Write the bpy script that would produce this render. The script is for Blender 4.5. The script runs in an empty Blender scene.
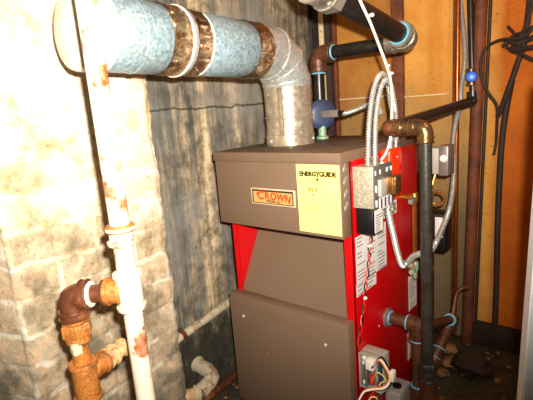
import bpy, bmesh, math, random
from mathutils import Vector, Matrix, noise
random.seed(7)
V = Vector
PI = math.pi
COL = bpy.context.scene.collection
scene = bpy.context.scene

# ------------------------------------------------------------------ camera
CX = V((1.0308, -0.9542, 1.0146)); YAW, PIT, ROL, F = 0.7118, 0.2061, -0.0783, 442.09
FW = V((-math.sin(YAW)*math.cos(PIT), math.cos(YAW)*math.cos(PIT), -math.sin(PIT)))
R0 = V((math.cos(YAW), math.sin(YAW), 0)); U0 = R0.cross(FW)
RR = math.cos(ROL)*R0 + math.sin(ROL)*U0
UU = -math.sin(ROL)*R0 + math.cos(ROL)*U0
cam_d = bpy.data.cameras.new('camera'); cam = bpy.data.objects.new('camera', cam_d); COL.objects.link(cam)
cam_d.sensor_width = 36; cam_d.lens = F/533*36; cam_d.clip_start = .02
cam.matrix_world = Matrix(((RR.x, UU.x, -FW.x, CX.x), (RR.y, UU.y, -FW.y, CX.y), (RR.z, UU.z, -FW.z, CX.z), (0, 0, 0, 1)))
scene.camera = cam

def ray(u, v): return FW + RR*((u-266.5)/F) - UU*((v-200)/F)
def on(u, v, ax, val):
    d = ray(u, v); return CX + d*((val-CX[ax])/d[ax])
def at(u, v, dep): return CX + ray(u, v)*dep

# ------------------------------------------------------------------ materials
def s(r, g, b):
    f = lambda c: (c/255/12.92) if c/255 <= .04045 else ((c/255+.055)/1.055)**2.4
    return (f(r), f(g), f(b), 1)

class NT:
    def __init__(self, name):
        self.m = bpy.data.materials.new(name); self.m.use_nodes = True
        self.t = self.m.node_tree; self.b = self.t.nodes['Principled BSDF']
        tc = self.t.nodes.new('ShaderNodeTexCoord'); self.co = tc.outputs['Object']
    def n(self, typ, **kw):
        nd = self.t.nodes.new(typ)
        for k, v in kw.items(): setattr(nd, k, v)
        return nd
    def l(self, a, b): self.t.links.new(a, b)
    def mapping(self, scale=(1, 1, 1), rot=(0, 0, 0), loc=(0, 0, 0)):
        m = self.n('ShaderNodeMapping'); m.inputs['Scale'].default_value = scale
        m.inputs['Rotation'].default_value = rot; m.inputs['Location'].default_value = loc
        self.l(self.co, m.inputs['Vector']); return m.outputs[0]
    def noise(self, scale, detail=4, rough=.6, vec=None, dist=0):
        nd = self.n('ShaderNodeTexNoise'); nd.inputs['Scale'].default_value = scale
        nd.inputs['Detail'].default_value = detail; nd.inputs['Roughness'].default_value = rough
        nd.inputs['Distortion'].default_value = dist
        self.l(vec or self.co, nd.inputs['Vector']); return nd.outputs['Fac']
    def ramp(self, fac, stops, interp='LINEAR'):
        r = self.n('ShaderNodeValToRGB'); cr = r.color_ramp; cr.interpolation = interp
        while len(cr.elements) < len(stops): cr.elements.new(.5)
        for e, (p, c) in zip(cr.elements, stops):
            e.position = p; e.color = c if len(c) == 4 else (*c, 1)
        self.l(fac, r.inputs[0]); return r.outputs[0]
    def mask(self, fac, a, b):
        r = self.n('ShaderNodeMapRange'); r.inputs['From Min'].default_value = a; r.inputs['From Max'].default_value = b
        self.l(fac, r.inputs['Value']); return r.outputs[0]
    def mix(self, fac, a, b, mode='MIX'):
        m = self.n('ShaderNodeMix', data_type='RGBA', blend_type=mode)
        for sock, v in ((m.inputs[0], fac), (m.inputs[6], a), (m.inputs[7], b)):
            if isinstance(v, (int, float)): sock.default_value = v
            elif isinstance(v, tuple): sock.default_value = v
            else: self.l(v, sock)
        return m.outputs[2]
    def math(self, op, a, b=0.0):
        m = self.n('ShaderNodeMath', operation=op)
        for sock, v in ((m.inputs[0], a), (m.inputs[1], b)):
            if isinstance(v, (int, float)): sock.default_value = v
            else: self.l(v, sock)
        return m.outputs[0]
    def xyz(self):
        x = self.n('ShaderNodeSeparateXYZ'); self.l(self.co, x.inputs[0]); return x.outputs
    def base(self, c):
        if isinstance(c, tuple): self.b.inputs['Base Color'].default_value = c
        else: self.l(c, self.b.inputs['Base Color'])
        return self
    def rm(self, rough, metal=0, spec=None):
        for nm, v in (('Roughness', rough), ('Metallic', metal)):
            if isinstance(v, (int, float)): self.b.inputs[nm].default_value = v
            else: self.l(v, self.b.inputs[nm])
        if spec is not None: self.b.inputs['Specular IOR Level'].default_value = spec
        return self
    def bump(self, h, st=.3, d=.01):
        b = self.n('ShaderNodeBump'); b.inputs['Strength'].default_value = st; b.inputs['Distance'].default_value = d
        self.l(h, b.inputs['Height']); self.l(b.outputs[0], self.b.inputs['Normal']); return self

def plain(name, c, rough=.5, metal=0, var=.25, scale=40, spec=None, bump=0):
    t = NT(name); nz = t.noise(scale, 5)
    dk = tuple(x*(1-var) for x in c[:3])+(1,); lt = tuple(min(1, x*(1+var)) for x in c[:3])+(1,)
    t.base(t.ramp(nz, [(.3, dk), (.7, lt)])).rm(rough, metal, spec)
    if bump: t.bump(nz, bump, .004)
    return t.m
def blotch(name, c1, c2, lo=.5, hi=.58, scale=14, rough=.6, metal=0, c3=None, bump=.3, spec=None):
    t = NT(name); a = t.noise(scale, 7, .65); b = t.noise(scale*6, 4)
    col = t.mix(t.mask(a, lo, hi), c1, c2)
    col = t.mix(t.math('MULTIPLY', t.mask(b, .35, .75), .5), col, c3 or tuple(x*.5 for x in c1[:3])+(1,))
    t.base(col).rm(rough, metal, spec).bump(t.math('ADD', a, t.math('MULTIPLY', b, .4)), bump, .006); return t.m

M = {}
def jacket(name, c):
    t = NT(name); a = t.noise(900, 2, .7); b = t.noise(7, 4)
    col = t.mix(t.mask(a, .3, .7), tuple(x*.78 for x in c[:3])+(1,), tuple(x*1.2 for x in c[:3])+(1,))
    col = t.mix(t.math('MULTIPLY', t.mask(b, .5, .8), .35), col, tuple(x*f for x, f in zip(c[:3], (.8, .72, .6)))+(1,))
    t.base(col).rm(.55, 0, .35).bump(a, .12, .002); return t.m
M['jacket'] = jacket('textured_grey_brown_paint', s(112, 88, 68))
def lidtop():
    t = NT('dusty_grey_brown_paint'); c = s(110, 86, 66); a = t.noise(900, 2, .7); d = t.noise(60, 6, .75); e = t.noise(9, 5)
    col = t.mix(t.mask(a, .3, .7), tuple(x*.8 for x in c[:3])+(1,), tuple(x*1.15 for x in c[:3])+(1,))
    nz = t.n('ShaderNodeNewGeometry'); sx = t.n('ShaderNodeSeparateXYZ'); t.l(nz.outputs['Normal'], sx.inputs[0])
    up = t.mask(sx.outputs[2], .8, .95)
    dirt = t.math('MULTIPLY', up, t.math('ADD', t.math('MULTIPLY', t.mask(e, .35, .6), .55), t.math('MULTIPLY', t.mask(d, .5, .62), .45)))
    t.base(t.mix(dirt, col, s(62, 48, 34))).rm(.6, 0, .3).bump(a, .12, .002); return t.m
M['lid'] = lidtop()
def redpaint():
    t = NT('red_enamel'); a = t.noise(5, 4); d = t.noise(70, 7, .75)
    col = t.mix(a, s(205, 6, 10), s(172, 2, 8))
    col = t.mix(t.math('MULTIPLY', t.mask(d, .66, .74), .6), col, s(210, 90, 60))
    t.base(col).rm(.38, 0, .4); return t.m
M['red'] = redpaint()
M['orange_red'] = plain('orange_red_enamel', s(228, 52, 14), .35, 0, .12, 20)
M['dark'] = plain('matt_black', s(18, 16, 15), .6, 0, .3, 60)
M['black'] = plain('black_plastic', s(14, 12, 12), .4, 0, .3, 60)
M['chrome'] = plain('bright_screw_metal', s(228, 224, 216), .3, .35, .1, 50)
def galv(name, c1, c2, rough=.38, scale=90, metal=.75):
    t = NT(name); vo = t.n('ShaderNodeTexVoronoi'); vo.inputs['Scale'].default_value = scale
    t.l(t.co, vo.inputs['Vector']); a = t.noise(140, 4, .7); b = t.noise(8, 4)
    sep = t.n('ShaderNodeSeparateColor'); t.l(vo.outputs['Color'], sep.inputs[0])
    col = t.mix(t.math('ADD', t.math('MULTIPLY', sep.outputs[0], .55), t.math('MULTIPLY', a, .45)), c1, c2)
    col = t.mix(t.math('MULTIPLY', t.mask(b, .52, .75), .3), col, s(150, 120, 80))
    r = t.math('ADD', t.math('MULTIPLY', sep.outputs[1], .2), rough-.1)
    t.base(col).rm(r, metal).bump(a, .08, .002); return t.m
M['galv'] = galv('spangled_galvanised_steel', s(100, 120, 126), s(182, 202, 206), .45, 150, .4)
M['elbowmetal'] = galv('bright_galvanised_steel', s(150, 150, 144), s(216, 214, 204), .34, 160, .55)
M['collarmetal'] = galv('brownish_galvanised_steel', s(150, 132, 108), s(222, 206, 178), .3, 80, .65)
M['endcap'] = galv('pale_dusty_steel', s(225, 205, 175), s(250, 240, 220), .5, 60, .2)
def foil():
    t = NT('crumpled_foil_tape'); vo = t.n('ShaderNodeTexVoronoi', feature='F1'); vo.inputs['Scale'].default_value = 38
    t.l(t.mapping((1, .5, 1)), vo.inputs['Vector']); a = t.noise(45, 4, .7, None, 1.5)
    t.base(t.mix(a, s(110, 68, 36), s(228, 190, 150))).rm(.16, 1)
    t.bump(t.math('ADD', vo.outputs[0], t.math('MULTIPLY', a, .9)), .9, .016); return t.m
M['foil'] = foil()
M['seam'] = plain('cream_sealant', s(225, 214, 190), .5, 0, .15, 60)
M['white_paint'] = blotch('chipped_white_paint', s(216, 200, 174), s(150, 66, 16), .55, .61, 13, .45, 0, s(196, 176, 140), .25)
M['rust'] = blotch('flaking_orange_rust', s(170, 92, 26), s(96, 48, 20), .48, .6, 26, .55, .25, s(216, 160, 84), .7, .5)
M['rustdark'] = blotch('dark_brown_rust', s(104, 58, 34), s(150, 92, 50), .52, .62, 22, .4, .35, s(66, 34, 22), .5, .5)
M['rustplaster'] = blotch('rusty_limescaled_iron', s(196, 150, 92), s(150, 84, 34), .5, .62, 30, .65, 0, s(226, 200, 160), .6)
M['castpale'] = blotch('limewashed_cast_iron', s(176, 160, 132), s(118, 82, 48), .5, .6, 24, .6, 0, s(210, 194, 164), .6)
M['blackpipe'] = plain('black_steel_pipe', s(40, 36, 33), .32, .4, .45, 50, .6, .12)
M['greypipe'] = blotch('scuffed_dark_grey_steel', s(62, 57, 50), s(44, 38, 32), .48, .6, 30, .33, .45, s(96, 90, 78), .2)
M['brownpipe'] = blotch('brown_oxidised_steel', s(96, 56, 34), s(66, 36, 22), .46, .6, 26, .42, .3, s(130, 84, 54), .3)
M['bronze'] = blotch('tarnished_bronze', s(126, 92, 58), s(84, 56, 34), .5, .64, 26, .28, .8, s(176, 140, 92), .25)
M['brass'] = blotch('tarnished_brass', s(190, 120, 40), s(128, 70, 24), .5, .64, 40, .28, .8, s(216, 160, 84), .2)
M['copper'] = plain('tarnished_copper', s(170, 86, 34), .3, .8, .3, 50)
M['verdigris'] = blotch('brass_with_green_corrosion', s(120, 160, 128), s(170, 112, 50), .5, .58, 60, .5, .2, s(180, 205, 180), .4)
M['tape'] = plain('pale_blue_thread_sealant', s(112, 168, 184), .5, 0, .2, 60)
M['flex'] = plain('armoured_conduit_steel', s(192, 188, 178), .3, .55, .12, 60)
M['cable_white'] = plain('white_cable', s(232, 220, 196), .45, 0, .08, 40)
M['bluegrey'] = plain('blue_grey_painted_casting', s(50, 60, 84), .45, 0, .2, 40, None, .1)
M['greymetal'] = plain('dull_grey_metal', s(136, 122, 112), .42, .4, .18, 40)
M['palegrey'] = plain('pale_grey_painted_steel', s(168, 162, 146), .45, .1, .12, 50)
M['boxmetal'] = galv('galvanised_box_steel', s(150, 138, 112), s(214, 202, 172), .4, 220, .45)
M['boxside'] = plain('grey_zinc_plate', s(104, 98, 90), .4, .3, .2, 60)
M['silver'] = blotch('dull_silver_casting', s(170, 158, 138), s(120, 104, 84), .5, .62, 24, .34, .7, s(200, 188, 170), .25)
M['yellow'] = plain('yellow_label_paper', s(252, 228, 118), .55, 0, .04, 20)
M['ink'] = plain('dark_olive_ink', s(48, 36, 6), .6, 0, .1)
M['inkmid'] = plain('faded_brown_ink', s(110, 84, 16), .6, 0, .1)
M['inklight'] = plain('faint_olive_ink', s(196, 168, 56), .6, 0, .1)
M['white'] = plain('white_paper_label', s(222, 214, 204), .55, 0, .06, 30)
M['inkgrey'] = plain('grey_print', s(120, 112, 112), .6, 0, .1)
M['plate_bg'] = plain('tan_plate', s(196, 142, 80), .45, 0, .1, 60)
M['plate_red'] = plain('orange_red_lettering', s(235, 62, 10), .5, 0, .05)
M['plate_rim'] = plain('cream_metal_rim', s(220, 196, 165), .3, .4, .1)
M['blue'] = plain('bright_blue_plastic', s(10, 96, 205), .35, 0, .1)
M['wire_red'] = plain('red_wire', s(205, 36, 20), .4, 0, .05)
M['wire_orange'] = plain('orange_wire', s(226, 120, 36), .4, 0, .05)
M['wire_yellow'] = plain('yellow_wire', s(228, 202, 110), .4, 0, .05)
M['connector'] = plain('white_nylon', s(235, 225, 205), .4, 0, .04)
M['rubble'] = blotch('ochre_rubble', s(128, 88, 36), s(70, 50, 26), .45, .6, 30, .7, 0, s(170, 130, 60), .6)

def pier_mat():
    t = NT('whitewashed_old_brick'); x = t.xyz()
    a = t.noise(9, 7, .65); b = t.noise(34, 6, .7); c = t.noise(4, 4, .5); f = t.noise(120, 4, .7)
    wob = t.noise(14, 3, .5)
    cb = t.n('ShaderNodeCombineXYZ'); t.l(t.math('ADD', x[1], 2.0), cb.inputs[0])
    t.l(t.math('ADD', x[2], t.math('MULTIPLY', t.math('SUBTRACT', wob, .5), .05)), cb.inputs[1])
    br = t.n('ShaderNodeTexBrick'); br.offset = .5; t.l(cb.outputs[0], br.inputs['Vector'])
    for k_, v_ in (('Scale', 1), ('Mortar Size', .0085), ('Mortar Smooth', .5), ('Bias', 0), ('Brick Width', .215), ('Row Height', .086)): br.inputs[k_].default_value = v_
    br.inputs['Color1'].default_value = (0, 0, 0, 1); br.inputs['Color2'].default_value = (1, 1, 1, 1)
    face = t.math('SUBTRACT', 1.0, br.outputs['Fac']); sep = t.n('ShaderNodeSeparateColor'); t.l(br.outputs['Color'], sep.inputs[0])
    wash = t.mix(t.mask(a, .42, .62), s(232, 220, 198), s(206, 170, 124))
    worn_c = t.mix(t.mask(b, .4, .6), s(200, 158, 114), s(158, 142, 112))
    worn_c = t.mix(t.math('MULTIPLY', t.mask(a, .48, .64), .7), worn_c, s(128, 118, 94))
    hgt = t.mask(x[2], 1.16, .45)
    amt = t.math('ADD', t.math('ADD', t.math('MULTIPLY', hgt, .42), t.math('MULTIPLY', b, .55)), t.math('MULTIPLY', sep.outputs[0], .12))
    amt = t.math('MULTIPLY', t.mask(amt, .44, .66), t.math('ADD', t.math('MULTIPLY', face, .55), .4))
    col = t.mix(t.math('MULTIPLY', amt, .84), wash, worn_c)
    worn2 = t.math('ADD', t.math('MULTIPLY', t.mask(x[2], .8, .2), .26), a)
    col = t.mix(t.math('MULTIPLY', t.mask(worn2, .58, .76), .8), col, s(98, 94, 78))
    col = t.mix(t.math('MULTIPLY', t.mask(f, .60, .68), .7), col, s(120, 78, 40))
    t.base(col).rm(.85, 0, .2).bump(t.math('ADD', b, t.math('MULTIPLY', f, .5)), .5, .008); return t.m
M['pier'] = pier_mat()
def conc_mat():
    t = NT('board_marked_concrete'); x = t.xyz()
    st = t.noise(1, 5, .6, t.mapping((1, 13, 1.1))); st2 = t.noise(1, 5, .7, t.mapping((1, 60, 5)))
    b = t.noise(20, 7, .72); f = t.noise(140, 4, .7); big = t.noise(3.2, 4, .5)
    col = t.ramp(t.math('ADD', t.math('MULTIPLY', st, .7), t.math('MULTIPLY', st2, .3)),
                 [(.36, s(58, 56, 50)), (.46, s(112, 106, 94)), (.55, s(166, 144, 112)), (.65, s(226, 200, 156))])
    col = t.mix(t.math('MULTIPLY', t.mask(b, .42, .62), .75), col, s(62, 58, 48))
    col = t.mix(t.math('MULTIPLY', t.mask(big, .48, .66), .6), col, s(140, 136, 126))
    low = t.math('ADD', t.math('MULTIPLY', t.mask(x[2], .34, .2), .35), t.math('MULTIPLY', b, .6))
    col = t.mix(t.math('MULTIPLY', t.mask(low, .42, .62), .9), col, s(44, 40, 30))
    # thin horizontal crack
    w = t.math('ADD', x[2], t.math('MULTIPLY', t.noise(16, 3), .03))
    cr = t.math('ABSOLUTE', t.math('SUBTRACT', w, 1.045))
    col = t.mix(t.math('MULTIPLY', t.mask(cr, .005, .002), .8), col, s(48, 40, 30))
    t.base(col).rm(.85, 0, .2).bump(t.math('ADD', b, t.math('MULTIPLY', st2, .5)), .4, .008); return t.m
M['concrete'] = conc_mat()
def back_mat():
    t = NT('old_ochre_painted_wall'); x = t.xyz()
    a = t.noise(5, 6, .6); b = t.noise(28, 6, .7); sp = t.noise(95, 3, .6); vert = t.noise(1, 4, .6, t.mapping((9, 1, 1)))
    col = t.mix(t.mask(a, .35, .65), s(226, 164, 78), s(208, 136, 52))
    col = t.mix(t.math('MULTIPLY', t.mask(vert, .5, .7), .5), col, s(190, 106, 30))
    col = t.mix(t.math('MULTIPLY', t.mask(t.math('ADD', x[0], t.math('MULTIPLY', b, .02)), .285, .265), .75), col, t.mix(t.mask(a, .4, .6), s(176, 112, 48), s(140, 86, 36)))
    rgt = t.mask(t.math('ADD', x[0], t.math('MULTIPLY', b, .03)), .605, .655)
    col = t.mix(rgt, col, t.mix(t.mask(a, .35, .65), s(206, 108, 20), s(176, 84, 12)))
    # bare grey render patches below the seam, left of the post
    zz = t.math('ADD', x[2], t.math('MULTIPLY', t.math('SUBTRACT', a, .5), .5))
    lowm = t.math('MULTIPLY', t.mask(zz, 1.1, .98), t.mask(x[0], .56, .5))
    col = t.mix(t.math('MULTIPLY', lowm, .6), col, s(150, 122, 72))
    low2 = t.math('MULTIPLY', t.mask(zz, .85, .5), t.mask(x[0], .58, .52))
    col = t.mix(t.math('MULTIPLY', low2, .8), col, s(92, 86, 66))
    col = t.mix(t.math('MULTIPLY', t.mask(b, .55, .7), .35), col, s(140, 84, 30))
    col = t.mix(t.math('MULTIPLY', t.mask(sp, .66, .70), .85), col, s(70, 36, 12))
    t.base(col).rm(.75, 0, .25).bump(b, .25, .006); return t.m
M['ochre'] = back_mat()
M['floor'] = blotch('dirty_dark_concrete', s(48, 40, 27), s(27, 23, 17), .45, .6, 9, .75, 0, s(96, 82, 52), .8)
M['timber'] = blotch('dark_stained_timber', s(126, 62, 24), s(92, 44, 18), .45, .6, 12, .7, 0, s(52, 26, 12), .3)
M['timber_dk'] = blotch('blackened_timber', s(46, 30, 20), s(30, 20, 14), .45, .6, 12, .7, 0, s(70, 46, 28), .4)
M['cream'] = blotch('cream_painted_strip', s(226, 206, 160), s(180, 140, 84), .56, .66, 30, .6, 0, s(190, 160, 110), .2)
M['doorwhite'] = plain('gloss_white_door_paint', s(238, 234, 226), .4, 0, .03, 20)

# ------------------------------------------------------------------ mesh helpers
def frame(t):
    t = t.normalized(); a = V((0, 0, 1)) if abs(t.z) < .9 else V((1, 0, 0))
    u = t.cross(a).normalized(); return u, t.cross(u).normalized()
def catmull(pts, n=8):
    pts = [V(p) for p in pts]; P = [pts[0]*2-pts[1]]+pts+[pts[-1]*2-pts[-2]]; out = []
    for i in range(1, len(P)-2):
        for k in range(n):
            t = k/n; a, b, c, d = P[i-1:i+3]
            out.append(.5*((2*b)+(c-a)*t+(2*a-5*b+4*c-d)*t*t+(3*b-a-3*c+d)*t**3))
    out.append(pts[-1]); return out
def rounded(pts, rad, n=7):
    pts = [V(p) for p in pts]; out = [pts[0]]
    for i in range(1, len(pts)-1):
        a, b, c = pts[i-1:i+2]; d1 = (a-b); d2 = (c-b)
        r = min(rad, d1.length*.49, d2.length*.49); p = b+d1.normalized()*r; q = b+d2.normalized()*r
        for k in range(n+1):
            t = k/n; out.append(p*(1-t)**2+b*2*t*(1-t)+q*t*t)
    out.append(pts[-1]); return out
def resample(pts, step):
    out = [pts[0].copy()]; acc = 0
    for a, b in zip(pts, pts[1:]):
        L = (b-a).length
        if L < 1e-9: continue
        d = step-acc
        while d <= L:
            out.append(a.lerp(b, d/L)); d += step
        acc = L-(d-step)
    if (out[-1]-pts[-1]).length > step*.3: out.append(pts[-1].copy())
    return out
def sweep(bm, pts, r, seg=16, caps=True, wob=0):
    pts = [V(p) for p in pts]; n = len(pts); rings = []; u = None
    for i, p in enumerate(pts):
        t = (pts[min(i+1, n-1)]-pts[max(i-1, 0)])
        if t.length < 1e-9: t = V((0, 0, 1))
        t.normalize()
        if u is None: u, w = frame(t)
        else:
            u = (u-t*u.dot(t)).normalized(); w = t.cross(u)
        w = t.cross(u); rad = r[i] if isinstance(r, (list, tuple)) else r
        ring = []
        for k in range(seg):
            a = 2*PI*k/seg; q = p+(u*math.cos(a)+w*math.sin(a))*rad
            if wob: q = q+(q-p)*wob*noise.noise(q*45)
            ring.append(bm.verts.new(q))
        rings.append(ring)
    for A, B in zip(rings, rings[1:]):
        for k in range(seg): bm.faces.new((A[k], A[(k+1) % seg], B[(k+1) % seg], B[k]))
    if caps:
        bm.faces.new(rings[0][::-1]); bm.faces.new(rings[-1])
    return bm
def flexpts(bm, pts, r, pitch=.0045, seg=10, depth=.34):
    P = resample(pts, pitch/3); rr = [r*(1-depth*(1, .12, .12)[i % 3]) for i in range(len(P))]
    return sweep(bm, P, rr, seg)
def lathe(bm, p, d, prof, seg=20, caps=True):
    """prof: list of (distance along d, radius)"""
    p = V(p); d = V(d).normalized(); u, w = frame(d); rings = []
    for z, r in prof:
        rings.append([bm.verts.new(p+d*z+(u*math.cos(2*PI*k/seg)+w*math.sin(2*PI*k/seg))*max(r, 1e-5)) for k in range(seg)])
    for A, B in zip(rings, rings[1:]):
        for k in range(seg): bm.faces.new((A[k], B[k], B[(k+1) % seg], A[(k+1) % seg]))
    if caps:
        bm.faces.new(rings[0]); bm.faces.new(rings[-1][::-1])
    return bm
def cyl(bm, a, b, r, seg=20, bev=.0):
    a, b = V(a), V(b); L = (b-a).length
    return lathe(bm, a, b-a, [(0, r-bev), (bev, r), (L-bev, r), (L, r-bev)] if bev else [(0, r), (L, r)], seg)
def socket(bm, a, b, r, bead=.15, seg=20):
    """pipe fitting barrel with a rolled bead at each end"""
    a, b = V(a), V(b); L = (b-a).length; e = min(.009, L*.25); R = r*(1+bead)
    return lathe(bm, a, b-a, [(0, r*.92), (0, R*.97), (e*.25, R), (e*.8, R), (e, r), (L-e, r), (L-e*.8, R), (L-e*.25, R), (L, R*.97), (L, r*.92)], seg)
def hexnut(bm, a, b, r): return lathe(bm, a, V(b)-V(a), [(0, r*.92), (.003, r), ((V(b)-V(a)).length-.003, r), ((V(b)-V(a)).length, r*.92)], 6)
def box(bm, lo, hi, bev=.0, rot=None, piv=None, seg=2):
    lo, hi = V(lo), V(hi); b2 = bmesh.new()
    bmesh.ops.create_cube(b2, size=1)
    for v in b2.verts: v.co = V([(lo[i]+hi[i])/2+v.co[i]*(hi[i]-lo[i]) for i in range(3)])
    if bev: bmesh.ops.bevel(b2, geom=b2.edges[:], offset=bev, segments=seg, affect='EDGES', profile=.5)
    if rot is not None:
        pv = V(piv) if piv is not None else (lo+hi)/2
        for v in b2.verts: v.co = pv+rot @ (v.co-pv)
    me = bpy.data.meshes.new('t'); b2.to_mesh(me); b2.free(); bm.from_mesh(me); bpy.data.meshes.remove(me)
    return bm
def quadplate(bm, o, ux, uy, w, h, th):
    """a thin plate: corner o, unit axes ux, uy, thickness th along ux x uy"""
    o, ux, uy = V(o), V(ux).normalized(), V(uy).normalized(); nn = ux.cross(uy).normalized()
    vs = [bm.verts.new(o+ux*a*w+uy*b*h+nn*c*th) for c in (0, 1) for a, b in ((0, 0), (1, 0), (1, 1), (0, 1))]
    for f in ((3, 2, 1, 0), (4, 5, 6, 7), (0, 1, 5, 4), (1, 2, 6, 5), (2, 3, 7, 6), (3, 0, 4, 7)): bm.faces.new([vs[i] for i in f])
    return bm
def blob(bm, c, r, sc=(1, 1, 1), amp=.25, sub=3, seed=0):
    b2 = bmesh.new(); bmesh.ops.create_icosphere(b2, subdivisions=sub, radius=1)
    for v in b2.verts:
        k = 1+amp*noise.noise(v.co*1.4+V((seed*3.1, seed*1.7, seed)))+amp*.4*noise.noise(v.co*4+V((seed, 0, 0)))
        v.co = V(c)+V([v.co[i]*sc[i]*r*k for i in range(3)])
    me = bpy.data.meshes.new('t'); b2.to_mesh(me); b2.free(); bm.from_mesh(me); bpy.data.meshes.remove(me); return bm
B = bmesh.new

def thing(name, label, cat, loc=(0, 0, 0), group=None):
    o = bpy.data.objects.new(name, None); COL.objects.link(o); o.location = loc; o.empty_display_size = .05
    o['label'] = label; o['category'] = cat
    if group: o['group'] = group
    bpy.context.view_layer.update(); return o
def obj(name, bm, mat, parent=None, label=None, smooth=True, ang=35):
    bmesh.ops.recalc_face_normals(bm, faces=bm.faces[:])
    me = bpy.data.meshes.new(name); bm.to_mesh(me); bm.free()
    me.materials.append(mat if not isinstance(mat, str) else M[mat])
    if smooth:
        for p in me.polygons: p.use_smooth = True
        me.set_sharp_from_angle(angle=math.radians(ang))
    o = bpy.data.objects.new(name, me); COL.objects.link(o)
    if parent is not None:
        o.parent = parent; bpy.context.view_layer.update()
        o.matrix_parent_inverse = parent.matrix_world.inverted()
    if label: o['label'] = label
    return o
def tag(o, label, cat, group=None, kind=None):
    if label: o['label'] = label
    if cat: o['category'] = cat
    if group: o['group'] = group
    if kind: o['kind'] = kind
    return o
def struct(name, bm, mat, **k):
    o = obj(name, bm, mat, **k); o['kind'] = 'structure'; return o
def dup(o, parent, off):
    c = o.copy(); COL.objects.link(c); c.parent = parent; c.matrix_parent_inverse = o.matrix_parent_inverse
    c.location = o.location+V(off); return c
def textmesh(body, size, M4, ext=.0004, spacing=1.0, bold=0.0):
    cu = bpy.data.curves.new('txt', 'FONT'); cu.body = body; cu.size = size; cu.extrude = ext; cu.offset = bold
    cu.space_character = spacing; cu.align_x = 'CENTER'; cu.align_y = 'CENTER'
    o = bpy.data.objects.new('txt', cu); COL.objects.link(o); bpy.context.view_layer.update()
    me = bpy.data.meshes.new_from_object(o.evaluated_get(bpy.context.evaluated_depsgraph_get()))
    bpy.data.objects.remove(o); bm = B(); bm.from_mesh(me); bpy.data.meshes.remove(me)
    bm.transform(M4); return bm
def joinbm(a, b):
    me = bpy.data.meshes.new('t'); b.to_mesh(me); b.free(); a.from_mesh(me); bpy.data.meshes.remove(me); return a

# ------------------------------------------------------------------ setting
def gridface(o, ua, ub, na, nb, la, lb, disp):
    """displaced wall skin; disp(a, b) -> offset vector"""
    bm = B(); o, ua, ub = V(o), V(ua), V(ub); vs = []
    for j in range(nb+1):
        for i in range(na+1):
            a, b = la*i/na, lb*j/nb; vs.append(bm.verts.new(o+ua*a+ub*b+disp(a, b)))
    for j in range(nb):
        for i in range(na):
            k = j*(na+1)+i; bm.faces.new((vs[k], vs[k+1], vs[k+na+2], vs[k+na+1]))
    return bm
XW, XP, YB = -.16, -.07, .86
YC, YE = -.605, -.158           # the pier's near and far corners
ZT = 2.05
# floor
def fl(a, b):
    p = V((a*1.0, b*1.0, 0)); return V((0, 0, .006*noise.noise(p*9)+.003*noise.noise(p*30)-.006))
bm = gridface((-.9, -1.5, 0), (1, 0, 0), (0, 1, 0), 130, 120, 3.0, 2.45, fl)
struct('floor', bm, 'floor')
# concrete wall left of the boiler
def cw(a, b):
    p = V((0, a, b)); bd = .002*math.sin(a*42+noise.noise(p*3)*2)
    return V((.004*noise.noise(p*7)+.003*noise.noise(p*28)+bd, 0, 0))
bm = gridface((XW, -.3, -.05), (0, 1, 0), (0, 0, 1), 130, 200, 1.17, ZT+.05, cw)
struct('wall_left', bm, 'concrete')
# whitewashed brick pier: near side and right side, one mesh with worn courses
def course(a, b, off):
    row = .086; j = math.floor(b/row); fb = b/row-j
    blen = .215; fa = (a+(.5 if j % 2 else 0)*blen+off)/blen; fa -= math.floor(fa)
    wz = .5+.5*noise.noise(V((a*6, b*6, off+2)))
    dz = min(fb, 1-fb)*row; da = min(fa, 1-fa)*blen
    g = 0
    for d in (dz, da): g = max(g, 1-min(1, d/(.005+.004*wz)))
    p = V((a, b, off))
    return -.006*g*(.3+.7*wz)+.0035*noise.noise(p*9)+.0028*noise.noise(p*30)+.0014*noise.noise(p*70)
def jag(b): return .010*noise.noise(V((3, b*9, 1)))+.005*noise.noise(V((7, b*34, 1)))
bm = B(); na, nb = 74, 290; H0 = ZT+.03; verts = {}
nside = 60; nback = 12
for j in range(nb+1):
    z = -.03+H0*j/nb
    row = []
    for i in range(nside):                       # near side, y = YC, from deep x to the corner
        q = .6*(1-i/nside); dd = course(2-q, z, 5.3)
        row.append(V((XP-.008-.9*q+.436*dd, YC+.004-.436*q-.9*dd, z)))
    for i in range(na+1):                        # right face, x = XP
        y = YC+(YE-YC)*i/na; e = max(0, (i-na+10)/10); d = course(y+2, z, 0)
        rnd = .008*max(0, 1-i/3)+.010*max(0, (i-na+3)/3)
        row.append(V((XP+d-rnd, y+jag(z)*e, z)))
    for i in range(1, nback+1):
        x = XP-.12*i/nback; row.append(V((x, YE+jag(z)+course(x+2, z, 9.1), z)))
    verts[j] = [bm.verts.new(q) for q in row]
for j in range(nb):
    A, C = verts[j], verts[j+1]
    for i in range(len(A)-1): bm.faces.new((A[i], A[i+1], C[i+1], C[i]))
struct('wall_pier', bm, 'pier', ang=80)
# ochre back wall
def bw(a, b):
    p = V((a, 0, b)); return V((0, .004*noise.noise(p*5)+.0015*noise.noise(p*30), 0))
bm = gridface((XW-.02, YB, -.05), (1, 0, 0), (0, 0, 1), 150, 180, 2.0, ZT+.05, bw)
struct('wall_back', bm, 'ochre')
# ceiling with joists, above the frame
bm = B(); box(bm, (-.9, -1.5, ZT), (1.85, .9, ZT+.03))
ceil = struct('ceiling', bm, 'timber')
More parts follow.
